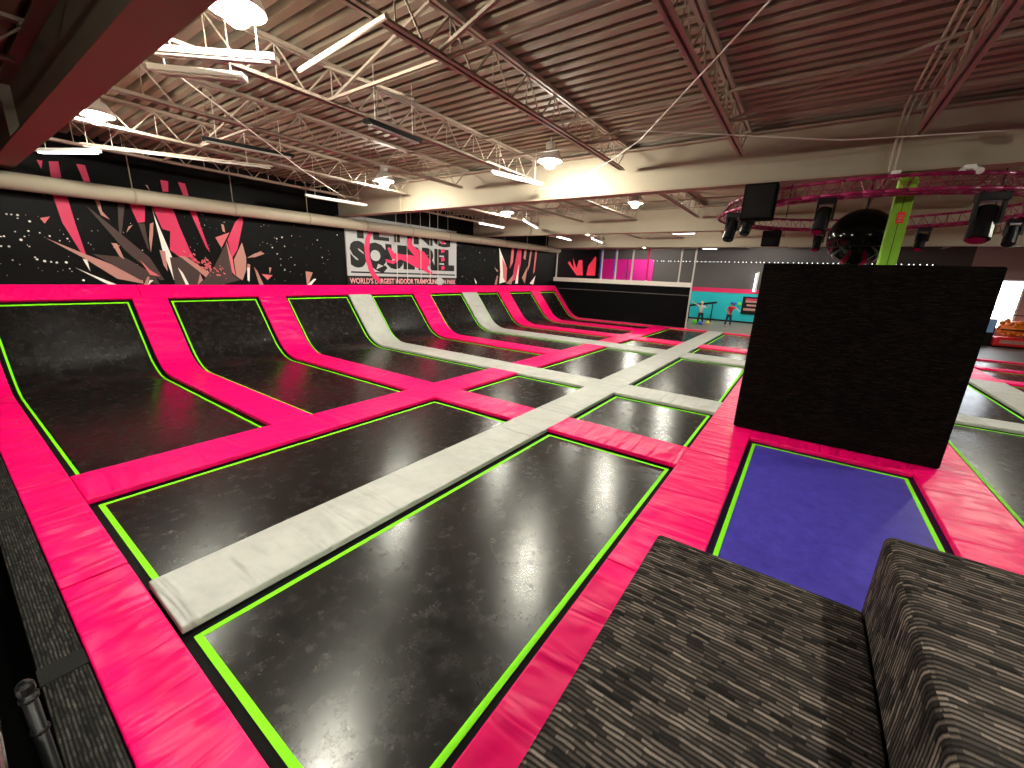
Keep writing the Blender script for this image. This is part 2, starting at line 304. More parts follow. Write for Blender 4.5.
# back wall: dark upper part, a lighter mauve part with the window, teal lower part with a magenta stripe
struct(MB().box(XW, 6.2, YB, YB+.3, -.75, 5.1).build('wall_back', 'wall_dark'))
b = MB(); b.box(6.2, 6.95, YB, YB+.3, -.75, 5.1); b.box(8.15, XR, YB, YB+.3, -.75, 5.1); b.box(6.95, 8.15, YB, YB+.3, 3.05, 5.1); b.box(6.95, 8.15, YB, YB+.3, -.75, .75)
struct(b.build('wall_back', 'wall_mauve'))
struct(MB().box(-8.5, 4.0, YB-.06, YB, 0, 1.80).build('trim_1', 'teal'))
struct(MB().box(-8.5, 4.0, YB-.09, YB, 1.80, 2.06).build('trim_2', 'stripe'))
struct(MB().box(-8.5, 4.0, YB-.10, YB, 0, .10).build('baseboard_back', 'black_metal'))
wf = MB()
for a in ((6.95,7.02,.75,3.05),(8.08,8.15,.75,3.05),(6.95,8.15,.75,.82),(6.95,8.15,2.98,3.05),(6.95,8.15,1.62,1.68)): wf.box(a[0],a[1],YB-.03,YB+.1,a[2],a[3])
wf = struct(wf.build('window_1', 'white_metal')); MB().box(6.96,8.14,YB+.12,YB+.15,.76,3.04).build('pane', 'window_glow', wf)
# roof deck: ribbed steel sheet, ribs run along x
b = MB(); y = YN; P = .2
pr_ = []
while y < YB:
    pr_ += [(y, ZC), (y+.10, ZC), (y+.115, ZC+.09), (y+.185, ZC+.09)]; y += P
pr_.append((y, ZC))
k = len(b.v)
for (yy, zz) in pr_: b.v += [(XW, yy, zz), (XR, yy, zz)]
for i in range(len(pr_)-1): b._f([2*i, 2*i+1, 2*i+3, 2*i+2])
n0 = len(b.v); b.box(XW-.3, XR+.3, YN-.3, YB+.3, 5.05, 5.2)
struct(b.build('ceiling', 'deck'))
# welded roof girders across the hall
GY = [1.27, 8.40, 15.2, 22.0]
for i, gy in enumerate(GY):
    g = thing('roof_girder', (0, gy, 4.0), ['cream steel roof girder crossing the top left corner, closest of all', 'large cream roof girder crossing the whole hall behind the two middle lamps', 'cream roof girder just beyond the ring of stage lights', 'farthest cream roof girder above the black back partition'][i], 'girder', 'steel girders carrying the roof')
    MB().box(XW, XR, gy-.012, gy+.012, 4.03, 4.76).build('web', 'girder', g)
    MB().box(XW, XR, gy-.15, gy+.15, 4.0, 4.03).build('bottom_flange', 'girder_flange', g)
    MB().box(XW, XR, gy-.14, gy+.14, 4.745, 4.77).build('top_flange', 'girder_flange', g)
    for x in (-9.9, 5.5): MB().box(x-.01, x+.01, gy-.13, gy+.13, 4.03, 4.745).build('stiffener', 'girder', g)
# open web bar joists, one bay at a time
def joist(y0, y1, x):
    o = thing('bar_joist', (x, y0, 4.42), 'x', 'roof joist')
    a, c = y0+.22, y1-.22
    t = MB()
    for s in (-1, 1): t.box(x+s*.012, x+s*.052, y0-.0, y1, 4.80, 4.845)
    t.build('top_chord', 'joist', o)
    t = MB()
    for s in (-1, 1): t.box(x+s*.012, x+s*.058, a, c, 4.40, 4.408); t.box(x+s*.012, x+s*.020, a, c, 4.40, 4.45)
    t.build('bottom_chord', 'joist', o)
    t = MB(); n = int((c-a-.5)/.62); st = (c-a-.5)/n; yy = a+.25
    t.tube((x, y0+.08, 4.80), (x, yy, 4.42), .013, 6)
    for i in range(n):
        t.tube((x, yy, 4.42), (x, yy+st/2, 4.81), .011, 6, cap=False); t.tube((x, yy+st/2, 4.81), (x, yy+st, 4.42), .011, 6, cap=False)
        t.tube((x, yy+st/2, 4.81), (x, yy+st/2, 4.42), .008, 6, cap=False); yy += st
    t.tube((x, yy, 4.42), (x, y1-.08, 4.80), .013, 6)
    t.build('web_rods', 'joist', o)
    MB().box(x-.06, x+.06, y0, y0+.14, 4.765, 4.80).box(x-.06, x+.06, y1-.14, y1, 4.765, 4.80).build('seat', 'joist', o)
    return o
JX = [-11.55, -9.5, -7.43, -5.38, -3.32, -1.28, .82, 2.88, 4.95, 7.0]
BN = ['in front of the big girder', 'between the big and third girders', 'between the third and farthest girders', 'beyond the farthest girder']
for bi, (y0, y1) in enumerate([(GY[0]+.02, GY[1]-.02), (GY[1]+.02, GY[2]-.02), (GY[2]+.02, GY[3]-.02), (GY[3]+.02, YB-.02)]):
    proto = None
    for ji, x in enumerate(JX):
        if proto is None: proto = o = joist(y0, y1, x)
        else: o = copy_tree(proto, None, (x, y0, 4.42))
        tag(o, 'steel joist %s, %s from the left wall' % (BN[bi], ORD[ji]), 'roof joist', 'bar joists under the roof deck')
proto = joist(-5.7, GY[0]-.02, JX[0]); tag(proto, 'dark bar joist behind the nearest girder, first from the left wall', 'roof joist', 'bar joists under the roof deck')
for ji, x in enumerate(JX[1:5]):
    o = copy_tree(proto, None, (x, -5.7, 4.42)); tag(o, 'dark bar joist behind the nearest girder, %s from the left wall' % ORD[ji+1], 'roof joist', 'bar joists under the roof deck')
# bridging rods between joists
for i, (x0, x1, y, z, zz) in enumerate([(-11.5, 7.0, 3.4, 4.44, 4.44), (-11.5, 7.0, 6.5, 4.44, 4.44), (-11.5, 7.0, 6.5, 4.80, 4.80), (-11.5, 7.0, 11.8, 4.44, 4.44), (-11.5, 7.0, 18.6, 4.44, 4.44)]):
    tag(MB().bar((x0, y, z-.01), (x1, y, zz-.01), .03, .03).build('bridging_bar', 'joist'), ['horizontal steel bar tying the joists together near the two near lamps', 'low steel bar tying the joists just in front of the big middle girder', 'high steel bar tying the joist tops in front of the big middle girder', 'steel bar tying the joists beyond the big middle girder', 'steel bar tying the joists beyond the third girder'][i], 'bar', 'bars tying the joists')
for i, (p, q) in enumerate([((-5.38, 3.45, 4.44), (-3.32, 3.2, 4.80)), ((-5.38, 3.4, 4.80), (-4.35, 3.9, 4.42)), ((-9.5, 3.4, 4.44), (-7.43, 3.4, 4.80)), ((-3.32, 6.5, 4.44), (-1.28, 6.5, 4.80)), ((-1.28, 6.55, 4.46), (.82, 6.2, 4.80)), ((-7.43, 6.5, 4.80), (-5.38, 6.5, 4.44)), ((-3.32, 3.3, 4.44), (-1.28, 3.0, 4.8)), ((-1.28, 3.3, 4.8), (.82, 3.4, 4.44))]):
    tag(MB().bar(p, q, .03, .03).build('diagonal_brace', 'joist'), ['brace over the gap right of the first near lamp', 'short brace crossing towards the black light bar', 'brace beside the lamp near the left wall', 'brace left of the long double joist before the middle girder', 'brace right of the long double joist before the middle girder', 'brace behind the white strip light near the middle girder', 'brace at the top middle of the roof', 'brace at the top right of the roof'][i] + ', thin steel', 'brace', 'diagonal braces between joists')
tag(MB().tube((-4.6, 2.62, 4.31), (-3.15, 2.56, 4.36), .024, 10).build('sprinkler_pipe', 'pipe_cream'), 'cream pipe running up from the joist right of the brightest lamp', 'pipe')
# big pipe along the left wall
p = thing('wall_pipe', (-12.7, 0, 3.8), 'thick cream pipe running the length of the mural wall', 'pipe')
MB().tube((-12.7, -5, 3.70), (-12.7, 22.6, 3.90), .165, 16).build('pipe_run', 'pipe_cream', p, smooth=True)
for y in range(0, 22, 2):
    y = y+1.1; z = 3.736+.0073*y
    MB().tube((-12.7, y, z+.16), (-12.7, y, ZC-.02), .012, 6).build('hanger_rod', 'joist', p)
    MB().lathe((-12.7, y-.02, z), [(.172, 0), (.178, .005), (.178, .035), (.172, .04)], 16, 'y').build('clamp', 'joist', p)
# ------------------------------------------------------------------ the curved profile of the wall ramp
X1L = -6.43
RS, RA, RR = -10.9, math.radians(51), 1.15
def prof(s):
    """s = distance from X1L towards the wall; returns x, z, nx, nz"""
    d = X1L - RS
    if s < d: return X1L-s, 0, 0, 1
    s -= d; L_ = RR*RA
    if s < L_:
        a = s/RR; return RS-RR*math.sin(a), RR*(1-math.cos(a)), math.sin(a), math.cos(a)
    s -= L_; x, z = RS-RR*math.sin(RA), RR*(1-math.cos(RA))
    return x-s*math.cos(RA), z+s*math.sin(RA), math.sin(RA), math.cos(RA)
S_FLAT = X1L-RS; S_ARC = S_FLAT+RR*RA
def s_of_z(z): return S_ARC + (z-RR*(1-math.cos(RA)))/math.sin(RA)
def sheet(mb, s0, s1, y0, y1, o0, o1):
    """slab following the ramp from s0 to s1 between y0 and y1, offsets o0..o1 along the surface normal"""
    ss = [s0] + [s for s in ([S_FLAT + i*RR*RA/10 for i in range(11)] + [i*.8 for i in range(1, 6)] + [S_ARC+.4, S_ARC+.8]) if s0+.01 < s < s1-.01] + [s1]; ss.sort()
    k = len(mb.v)
    for s in ss:
        x, z, nx, nz = prof(s)
        for (yy, oo) in ((y0, o0), (y1, o0), (y1, o1), (y0, o1)): mb.v.append((x+nx*oo, yy, z+nz*oo))
    for i in range(len(ss)-1):
        a = k+4*i
        for j in range(4): jj = (j+1) % 4; mb._f([a+j, a+jj, a+4+jj, a+4+j])
    mb._f([k, k+1, k+2, k+3]); e = k+4*(len(ss)-1); mb._f([e+3, e+2, e+1, e])
    return mb
PT, BT, MT = 0.0, -0.065, -0.069      # pad top, pad bottom, bed top
Y0n, Y0f = .149, .535
ys = {1: (2.72, 3.37), 2: (5.444, 6.182), 3: (8.302, 9.17), 4: (11.146, 12.0), 5: (14.0, 15.0), 6: (16.7, 17.6), 7: (19.75, 20.6)}
Y8, Y8f = 22.46, 22.80
STOP = s_of_z(1.54); STOPP = s_of_z(1.80)
def curved_mat(y0, y1, label):
    o = thing('curved_trampoline', ((-9.0), (y0+y1)/2, BT), label, 'trampoline', 'trampolines curving up the mural wall')
    i0, i1 = .07, .12
    sheet(MB(), -.10+i1, STOP-i1, y0+i1, y1-i1, MT-.02, MT).build('jumping_bed', 'bed', o, smooth=False)
    t = MB(); a0, a1, b0, b1 = -.06, STOP-i0, y0+i0, y1-i0; w_ = .032; h = MT+.003
    sheet(t, a0, a1, b0, b0+w_, MT-.02, h); sheet(t, a0, a1, b1-w_, b1, MT-.02, h); sheet(t, a0, a0+w_, b0+w_, b1-w_, MT-.02, h); sheet(t, a1-w_, a1, b0+w_, b1-w_, MT-.02, h)
    t.build('border_webbing', 'lime', o)
    t = MB(); h = MT-.004
    sheet(t, -.10, STOP+.05, y0-.05, b0, MT-.03, h); sheet(t, -.10, STOP+.05, b1, y1+.05, MT-.03, h); sheet(t, -.10, a0, b0, b1, MT-.03, h); sheet(t, a1, STOP+.05, b0, b1, MT-.03, h)
    t.build('spring_cover', 'spring_cover', o)
def flat_mat(x0, x1, y0, y1, label, purple=False, grp='flat trampolines of the floor grid'):
    o = thing('trampoline', ((x0+x1)/2, (y0+y1)/2, BT), label, 'trampoline', None if purple else grp)
    i0 = .07 if not purple else .06; w_ = .044; i1 = i0+w_
    MB().box(x0+i1, x1-i1, y0+i1, y1-i1, MT-.02, MT).build('jumping_bed', 'bed_purple' if purple else 'bed', o)
    t = MB(); h = MT+.003; a0, a1, b0, b1 = x0+i0, x1-i0, y0+i0, y1-i0
    t.box(a0, a1, b0, b0+w_, MT-.02, h); t.box(a0, a1, b1-w_, b1, MT-.02, h); t.box(a0, a0+w_, b0+w_, b1-w_, MT-.02, h); t.box(a1-w_, a1, b0+w_, b1-w_, MT-.02, h)
    t.build('border_webbing', 'lime', o)
    t = MB(); h = MT-.004
    t.box(x0-.05, x1+.05, y0-.05, b0, MT-.03, h); t.box(x0-.05, x1+.05, b1, y1+.05, MT-.03, h); t.box(x0-.05, a0, b0, b1, MT-.03, h); t.box(a1, x1+.05, b0, b1, MT-.03, h)
    t.build('spring_cover', 'spring_cover_navy' if purple else 'spring_cover', o)
# ramp trampolines (8) and their pads
e = [Y0f] + [v for k in range(1, 8) for v in ys[k]] + [Y8]
NEARF = 'from the near left corner'
for i in range(8):
    curved_mat(e[2*i], e[2*i+1], 'black trampoline curving up the mural wall, %s %s' % (ORD[i], NEARF))
padc = {1: 'pink', 2: 'pink', 3: 'white', 4: 'pink', 5: 'white', 6: 'pink', 7: 'pink'}
for k, (a, c) in ys.items():
    o = sheet(MB(), .0, STOP+.02, a, c, BT, PT).build('safety_pad', padc[k]+'_x', bevel=.008, segs=1)
    tag(o, '%s padded strip curving up between the %s and %s wall trampolines' % (padc[k], ORD[k-1], ORD[k]), 'safety pad', 'curved pads between the wall trampolines')
tag(sheet(MB(), .0, STOP+.02, Y0n, Y0f, BT, PT).build('safety_pad', 'pink_x', bevel=.008, segs=1), 'pink padded strip curving up the wall at the extreme left edge', 'safety pad')
tag(sheet(MB(), .0, STOP+.02, Y8, Y8f, BT, PT).build('safety_pad', 'pink_x', bevel=.008, segs=1), 'thin pink strip curving up beside the black back partition', 'safety pad')
# pink top rail pads along the wall
tops = [Y0n, 2.9, 5.9, 8.75, 11.6, 14.5, 17.2, 20.2, Y8f]
for i in range(8):
    o = sheet(MB(), STOP-.02, STOPP+.03, tops[i], tops[i+1]-.008, BT, PT+.012).build('safety_pad', 'pink_y', bevel=.01, segs=1)
    tag(o, 'pink top pad above the %s curved trampoline %s' % (ORD[i], NEARF), 'safety pad', 'pink top pads along the mural wall')
# solid black back of the ramp
rb = MB(); pts = [(-13.1, -.6), (X1L+.05, -.6)] + [(prof(s)[0]-0*prof(s)[2], prof(s)[1]-.12) for s in [0, S_FLAT]+[S_FLAT+RR*RA*i/6 for i in range(1, 7)]+[STOPP]] + [(-13.1, 1.72)]
rb.prism([(x, Y0n+.02, z) for x, z in pts], (0, Y8f-Y0n-.04, 0)); struct(rb.build('trim_4', 'black_void'))
# steel deck frame below the flat trampolines
struct(MB().box(X1L+.04, XR, .16, 22.84, -.6, -.12).build('trim_5', 'black_void'))
# ------------------------------------------------------------------ pads running away from the camera (along y)
P1 = (-6.43, -5.64); P2 = (-3.752, -3.05); P3 = (-1.027, -.342); P4 = (1.62, 2.33); P5 = (4.15, 4.95); P6 = (8.0, 8.8)
def pad(x0, x1, y0, y1, mat, label, grp=None, dz=0):
    o = MB().box(x0, x1, y0, y1, BT, PT+dz).build('safety_pad', mat, bevel=.012, segs=2)
    return tag(o, label, 'safety pad', grp)
def col_pads(P, cuts, mats, nm, grp):
    for i in range(len(cuts)-1):
        c_ = mats[i]
        pad(P[0], P[1], cuts[i]+.004, cuts[i+1]-.004, c_+'_y', '%s pad of %s, %s from its near end' % ('pink' if c_ == 'pink' else 'white', nm, ORD[i]), grp)
col_pads(P1, [Y0f, 3.37, 5.444, 8.302], ['pink']*3, 'the pink strip along the wall ramp foot', 'pads of the strip at the foot of the ramp')
col_pads(P1, [8.302, 9.17], ['white'], 'the nearer crossing of the ramp foot strip', 'pads of the strip at the foot of the ramp')
col_pads(P1, [9.17, 11.2, 14.0], ['pink']*2, 'the ramp foot strip between its white crossings', 'pads of the strip at the foot of the ramp')
col_pads(P1, [14.0, 15.0], ['white'], 'the farther crossing of the ramp foot strip', 'pads of the strip at the foot of the ramp')
col_pads(P1, [15.0, 17.6, 20.2, Y8f], ['pink']*3, 'the ramp foot strip beyond both crossings', 'pads of the strip at the foot of the ramp')
col_pads(P2, [.56, 5.0, 6.3, 8.9, 11.6, 14.5, 17.4, 20.2, Y8f], ['white']*8, 'the long white strip mid floor', 'pads of the long white strip')
col_pads(P3, [Y0f, 3.05, 6.1, 8.9, 11.6, 14.5, 17.4, 20.2, Y8f], ['pink']*8, 'the strip left of the purple trampoline', 'pads of the strip left of the purple trampoline')
col_pads(P4, [Y0f, 3.6, 7.3, 11.1, 14.5, 17.4, 20.2, Y8f], ['pink']*7, 'the strip right of the purple trampoline', 'pads of the strip right of the purple trampoline')
col_pads(P5, [Y0f, 5.9, 11.4, 14.2, 17.0, 19.8, Y8f], ['white']*4+['pink']*2, 'the right edge strip past the tall block', 'pads of the strip at the right edge')
# near edge pads (along x)
ex = [X1L, -4.14, -.62, 1.62, 4.5, 8.8]
for i in range(5):
    if i == 0: a = X1L
    pad(ex[i]+.012, ex[i+1]-.012, Y0n, Y0f, 'pink_x', 'pink edge pad beside the carpeted ledge, %s from the wall ramp' % ORD[i], 'pads along the near edge')
# cross pads (along x)
cross = [(2, 'pink', 'nearest pink cross pad'), (3, 'white', 'nearer white cross pad'), (5, 'white', 'farther white cross pad'), (6, 'pink', 'far pink cross pad')]
CN = [((P1[1], P2[0]), 'between the ramp foot and the long white strip'), ((P2[1], P3[0]), 'right of the long white strip')]
for (k, c_, l_) in cross:
    for (xs, cn) in CN:
        pad(xs[0], xs[1], ys[k][0], ys[k][1], c_+'_x', '%s %s' % (l_, cn), 'cross pads of the floor grid')
RY = {2: (5.5, 6.2), 4: (11.08, 11.75), 6: (17.0, 17.6), 7: (19.8, 20.3)}
for (k, c_, l_) in [(2, 'pink', 'near'), (4, 'white', 'white'), (6, 'pink', 'far'), (7, 'pink', 'farthest')]:
    for (xs, cn) in [((P4[1], P5[0]), 'just right of the tall black block'), ((P5[1], P6[0]), 'at the right edge beyond the white strip')]:
        pad(xs[0], xs[1], RY[k][0], RY[k][1], c_+'_x', '%s %s cross pad %s' % (l_ if l_ != 'white' else 'wide', c_, cn), 'cross pads right of the tall block')
pad(P3[1], P4[0], 7.281, 8.3, 'pink_x', 'pink pad under the tall block behind the purple trampoline')
pad(P3[1], P4[0], Y0f, 2.2, 'pink_x', 'pink pad hidden below the striped step blocks')
for i, (a, c) in enumerate([(P1[1], P2[0]), (P2[1], P3[0]), (P3[1], P4[0]), (P4[1], P5[0]), (P5[1], P6[0])]):
    pad(a, c, Y8, Y8f, 'pink_x', 'thin pink pad at the far end of the trampolines, %s column from the ramp' % ORD[i], 'pads at the far end')
# flat trampolines
rows = [(Y0f, 5.444, 'nearest'), (6.182, 8.302, 'second'), (9.17, 14.0, 'third'), (15.0, 16.7, 'fourth'), (17.6, Y8, 'farthest')]
for (xa, xb, cn) in [(P1[1], P2[0], 'between the ramp foot and the long white strip'), (P2[1], P3[0], 'right of the long white strip')]:
    for (a, c, rn) in rows: flat_mat(xa, xb+(.13 if xb == P2[0] else 0), a, c, '%s flat black trampoline %s' % (rn, cn))
flat_mat(P3[1], P4[0], 2.2, 7.281, 'purple trampoline with green border between the tall block and the striped blocks', True)
flat_mat(P3[1], P4[0], 8.3, 14.0, 'nearer black trampoline hidden behind the tall block')
flat_mat(P3[1], P4[0], 14.0, Y8, 'farther black trampoline hidden behind the tall block')
rr = [(Y0f, 5.5, 'nearest'), (6.2, 11.08, 'second'), (11.75, 17.0, 'third'), (17.6, 19.8, 'fourth'), (20.3, Y8, 'farthest')]
for (xa, xb, cn) in [(P4[1], P5[0], 'just right of the tall block'), (P5[1], P6[0], 'beyond the white strip at the right edge')]:
    for (a, c, rn) in rr: flat_mat(xa, xb, a, c, '%s black trampoline %s' % (rn, cn), grp='trampolines right of the tall block')
# ------------------------------------------------------------------ near carpeted ledge and handrail
o = MB().box(-13.0, -.62, -.055, Y0n-.005, -.6, -.005).build('carpeted_ledge', 'carpet_ledge', bevel=.02, segs=2, uv=True)
tag(o, 'black and grey carpeted ledge along the near pink edge pads', 'ledge')
for i, x in enumerate((-5.9, -3.35, -2.1)):
    MB().box(x, x+.16, -.057, Y0n-.004, -.012, -.001).build('carpet_band', 'carpet_band', o)
g = thing('net_post', (-1.52, -.04, -.6), 'shiny black metal post in the bottom left corner', 'post')
MB().tube((-1.52, -.05, -.6), (-1.52, -.05, 1.28), .016, 12).build('pole', 'black_metal', g, smooth=True)
MB().lathe((-1.52, -.05, 1.26), [(.017, 0), (.019, .005), (.018, .025), (.012, .035), (.003, .04)], 12).build('cap', 'black_metal', g)
t = MB()
for z in (1.12, 1.235): t.lathe((-1.52, -.05, z), [(.018, 0), (.020, .003), (.020, .010), (.018, .013)], 12)
t.tube((-1.56, -.05, 1.24), (-1.48, -.03, 1.28), .003, 5); t.build('clamp', 'black_metal', g)
ch = MB()
for i in range(26): ch.sphere((-1.60, -.055, 1.1-.05*i), .014, 5)
tag(ch.build('chain', 'black_metal'), 'dark chain hanging beside the shiny black post', 'chain')
tag(MB().tube((-4.2, -.16, 1.2), (-.9, -.16, 1.2), .055, 18).build('handrail', 'chrome', smooth=True), 'polished handrail in the bottom left corner', 'handrail')
# ------------------------------------------------------------------ blocks
o = MB().box(-.64, 1.93, 7.66, 8.15, .012, 2.72).build('foam_block', 'carpet_black', bevel=.03, segs=3, uv=True)
tag(o, 'tall black carpeted wall block standing behind the purple trampoline', 'padded block')
o = MB().box(-.51, .53, .10, 2.475, .012, .81).build('step_block', 'carpet_grey', bevel=.03, segs=3, uv=True)
tag(o, 'low dark striped carpet block in front of the purple trampoline', 'padded block')
o = MB().box(.533, 2.9, .10, 2.57, .012, 1.22).build('step_block', 'carpet_grey', bevel=.045, segs=4, uv=True)
tag(o, 'higher dark striped carpet block in the bottom right corner', 'padded block')
# ------------------------------------------------------------------ mural
mu = thing('wall_mural', (XW, 10, 1.8), 'black wall mural with pink and white crystal shards above the curved trampolines', 'mural')
for i, (c_, ps) in enumerate(SHARDS):
    MB().prism([(XW+.004+.0006*i, y, z) for (y, z) in ps], (.001, 0, 0)).build('shard', 'sh_'+c_, mu)
t = MB()
for (y, z) in DOTS:
    r_ = random.uniform(.012, .026); t.prism([(XW+.004, y+r_*math.cos(a*PI/3), z+r_*math.sin(a*PI/3)) for a in range(6)], (.001, 0, 0))
for i in range(150):
    y = random.choice([random.uniform(.9, 3.2), random.uniform(5.8, 8.4), random.uniform(14.1, 17), random.gauss(4.45, .25)]); z = random.uniform(1.9, 3.6) if y != 4.45 else 2.3
    r_ = random.uniform(.004, .011); t.prism([(XW+.004, y+r_*math.cos(a*PI/2), z+r_*math.sin(a*PI/2)) for a in range(4)], (.001, 0, 0))
t.build('speckles', 'sh_W', mu)
t = MB()
for i in range(60):
    y = random.gauss(4.42, .2); z = 2.5-.55*(y-4.1)+random.gauss(0, .09); r_ = random.uniform(.012, .04)
    t.prism([(XW+.045, y+r_*math.cos(a*PI/2+.5), z+r_*math.sin(a*PI/2)) for a in range(4)], (.001, 0, 0))
t.build('splinters', 'sh_R', mu)
def text_mesh(txt, y0, y1, z0, z1, x, mat, name, parent, bold=.02, axis='x', depth=.004, flip=1):
    cu = bpy.data.curves.new('t', 'FONT'); cu.body = txt; cu.offset = bold; cu.extrude = .001; cu.resolution_u = 3
    ob = bpy.data.objects.new('t', cu); COL.objects.link(ob); dg = bpy.context.evaluated_depsgraph_get()
    me = bpy.data.meshes.new_from_object(ob.evaluated_get(dg)); bpy.data.objects.remove(ob); bpy.data.curves.remove(cu)
    xs = [v.co.x for v in me.vertices]; zs = [v.co.y for v in me.vertices]; a, c = min(xs), max(xs); d, f = min(zs), max(zs)
    b_ = MB()
    for v in me.vertices:
        u = (v.co.x-a)/(c-a); q = (v.co.y-d)/(f-d); dep = depth if v.co.z > 0 else 0
        if axis == 'x': b_.v.append((x+dep, y0+u*(y1-y0), z0+q*(z1-z0)))
        else: b_.v.append((y0+u*(y1-y0), x-dep, z0+q*(z1-z0)))
    for p_ in me.polygons: b_._f(list(p_.vertices))
    bpy.data.meshes.remove(me)
    return b_.build(name, mat, parent)
sg = thing('wall_sign', (XW, 11.3, 1.8), 'large white and black SQUIRREL trampoline park sign on the mural wall', 'sign')
X0 = XW+.05
MB().box(XW+.001, X0, 8.55, 14.0, 2.14, 4.12).build('panel', 'sign_white', sg)
MB().box(XW+.001, X0-.01, 8.55, 14.0, 1.80, 2.14).build('tagline_board', 'sign_black', sg)
X_ = X0+.001
# black word shapes with white counters
wd = text_mesh('SQUIRREL', 8.68, 13.85, 2.27, 3.32, X_, 'sign_black', 'lettering', sg, bold=.075)
text_mesh('FLYING', 9.0, 13.6, 3.40, 3.98, X_, 'sign_black', 'lettering', sg, bold=.045)
MB().box(X_, X_+.003, 8.68, 13.9, 2.235, 2.29).build('underline', 'sign_black', sg)
text_mesh("WORLD'S LARGEST INDOOR TRAMPOLINE FUN PARK", 8.62, 13.95, 1.87, 2.07, X0-.009, 'sign_text', 'tagline', sg, bold=.02)
# pink leaping squirrel emblem across the word, and its curling tail ribbon
def ribbon(pts, ws, x):
    b_ = MB(); L_, R_ = [], []
    for i, (y, z) in enumerate(pts):
        a = pts[max(0, i-1)]; c = pts[min(len(pts)-1, i+1)]; dy, dz = c[0]-a[0], c[1]-a[1]; n_ = math.hypot(dy, dz)
        L_.append((x, y-dz/n_*ws[i], z+dy/n_*ws[i])); R_.append((x, y+dz/n_*ws[i], z-dy/n_*ws[i]))
    for i in range(len(pts)-1): b_.prism([L_[i], L_[i+1], R_[i+1], R_[i]], (.003, 0, 0))
    return b_
b_ = ribbon([(9.55, 3.66), (9.42, 3.4), (9.36, 3.1), (9.38, 2.75), (9.48, 2.4), (9.62, 2.15), (9.85, 1.95)], [.06, .10, .10, .10, .10, .10, .07], X_+.006)
b_.build('ribbon', 'sign_pink', sg)
b_ = ribbon([(10.3, 3.18), (10.5, 2.9), (10.9, 2.88), (11.3, 2.82), (11.7, 2.72), (12.1, 2.6)], [.05, .13, .10, .16, .22, .16], X_+.008)
b_.v += []; b_.build('emblem', 'sign_pink', sg)
b_ = ribbon([(11.3, 3.6), (11.35, 3.3), (11.6, 3.1), (12.0, 3.0), (12.3, 2.75), (12.1, 2.45), (12.5, 2.3)], [.10, .14, .15, .16, .15, .10, .06], X_+.009); b_.build('emblem', 'sign_pink', sg)
b_ = ribbon([(10.15, 2.72), (10.5, 2.66), (10.75, 2.8)], [.05, .06, .05], X_+.0095); b_.build('emblem', 'sign_pink', sg)
t = MB(); t.prism([(X0+.003, 12.95+.22*math.cos(a*PI/8), 1.98+.16*math.sin(a*PI/8)) for a in range(16)], (.004, 0, 0)); t.build('roundel', 'sign_white', sg)
t = MB()
for z in (2.45, 2.8, 3.15, 3.5): t.prism([(X_+.01, 13.05, z), (X_+.01, 13.25, z+.06), (X_+.01, 13.22, z+.2), (X_+.01, 13.03, z+.15)], (.002, 0, 0))
t.build('chevrons', 'sign_pink', sg)
for i, y in enumerate((10.6, 11.1, 11.8, 12.3, 12.75)):
    tag(MB().tube((-12.95, y, 1.9), (-12.95, y+.02, ZC), .012, 6).build('hanging_cable', 'cable'), 'thin pale cable hanging in front of the SQUIRREL sign, %s from its left side' % ORD[i], 'cable', 'cables in front of the sign')
# ------------------------------------------------------------------ black partition at the far end of the ramp
o = struct(MB().box(XW, -4.98, 22.9, 23.1, -.1, 2.1).build('wall_partition', 'black_pad'))
MB().box(XW, -4.98, 22.885, 22.9, 1.66, 1.70).build('seam', 'wall_dark', o)
struct(MB().box(XW, -4.95, 22.86, 23.15, 2.10, 2.33).build('trim_6', 'cream'))
names = ['pale grey post standing on the partition ledge against the mural wall', 'grey post with blue edge on the partition ledge, left of the magenta panels', 'pale post with blue edge on the ledge in front of the magenta panels', 'pale post on the ledge at the middle of the magenta panels', 'thin pink post on the ledge right of the magenta panels', 'short pale post near the right end of the ledge']
for i, (x, c_, r_) in enumerate([(-13.0, 'grey_post', .05), (-10.0, 'grey_post', .04), (-9.15, 'grey_post', .05), (-8.2, 'grey_post', .05), (-7.35, 'stripe', .05), (-5.65, 'grey_post', .035)]):
    g = thing('rail_post', (x, 23.0, 2.33), names[i], 'post', 'posts on the partition ledge')
    MB().tube((x, 23.0, 2.33), (x, 23.0, 4.05), r_, 10).build('post', c_, g)
    MB().tube((x, 23.0, 2.33), (x, 23.0, 2.36), r_*1.8, 10).build('foot', 'grey_post', g)
    if i in (1, 2): MB().tube((x-.09, 23.03, 2.33), (x-.09, 23.03, 4.0), .035, 8).build('blue_sleeve', 'blue_post', g)
g = thing('corner_post', (-4.93, 22.95, 0), 'tall pale metal post at the right end of the black partition', 'post')
MB().tube((-4.92, 22.82, 0), (-4.92, 22.82, 4.86), .04, 12).build('post', 'grey_post', g); MB().box(-4.97, -4.85, 22.76, 22.88, 0, .02).build('foot', 'grey_post', g)
tag(MB().tube((-13, 23, 4.02), (-4.93, 23, 4.02), .03, 8).build('top_rail', 'grey_post'), 'thin pale rail joining the tops of the posts above the partition', 'rail')
for i, (a, c) in enumerate([(-12.9, -10.9), (-10.8, -9.0)]):
    tag(MB().box(a, c, 29.38, 29.44, 2.3, 3.75).build('wall_panel', 'magenta_panel'), ['left magenta panel on the far wall above the black partition', 'right magenta panel on the far wall above the black partition'][i], 'wall panel', 'magenta panels on the far wall')
t = thing('string_lights', (-4, 29.3, 3.75), 'string of tiny white lights along the top of the far wall', 'string lights')
MB().tube((-9, 29.38, 3.68), (5, 29.38, 3.68), .015, 5).build('cable', 'black_metal', t)
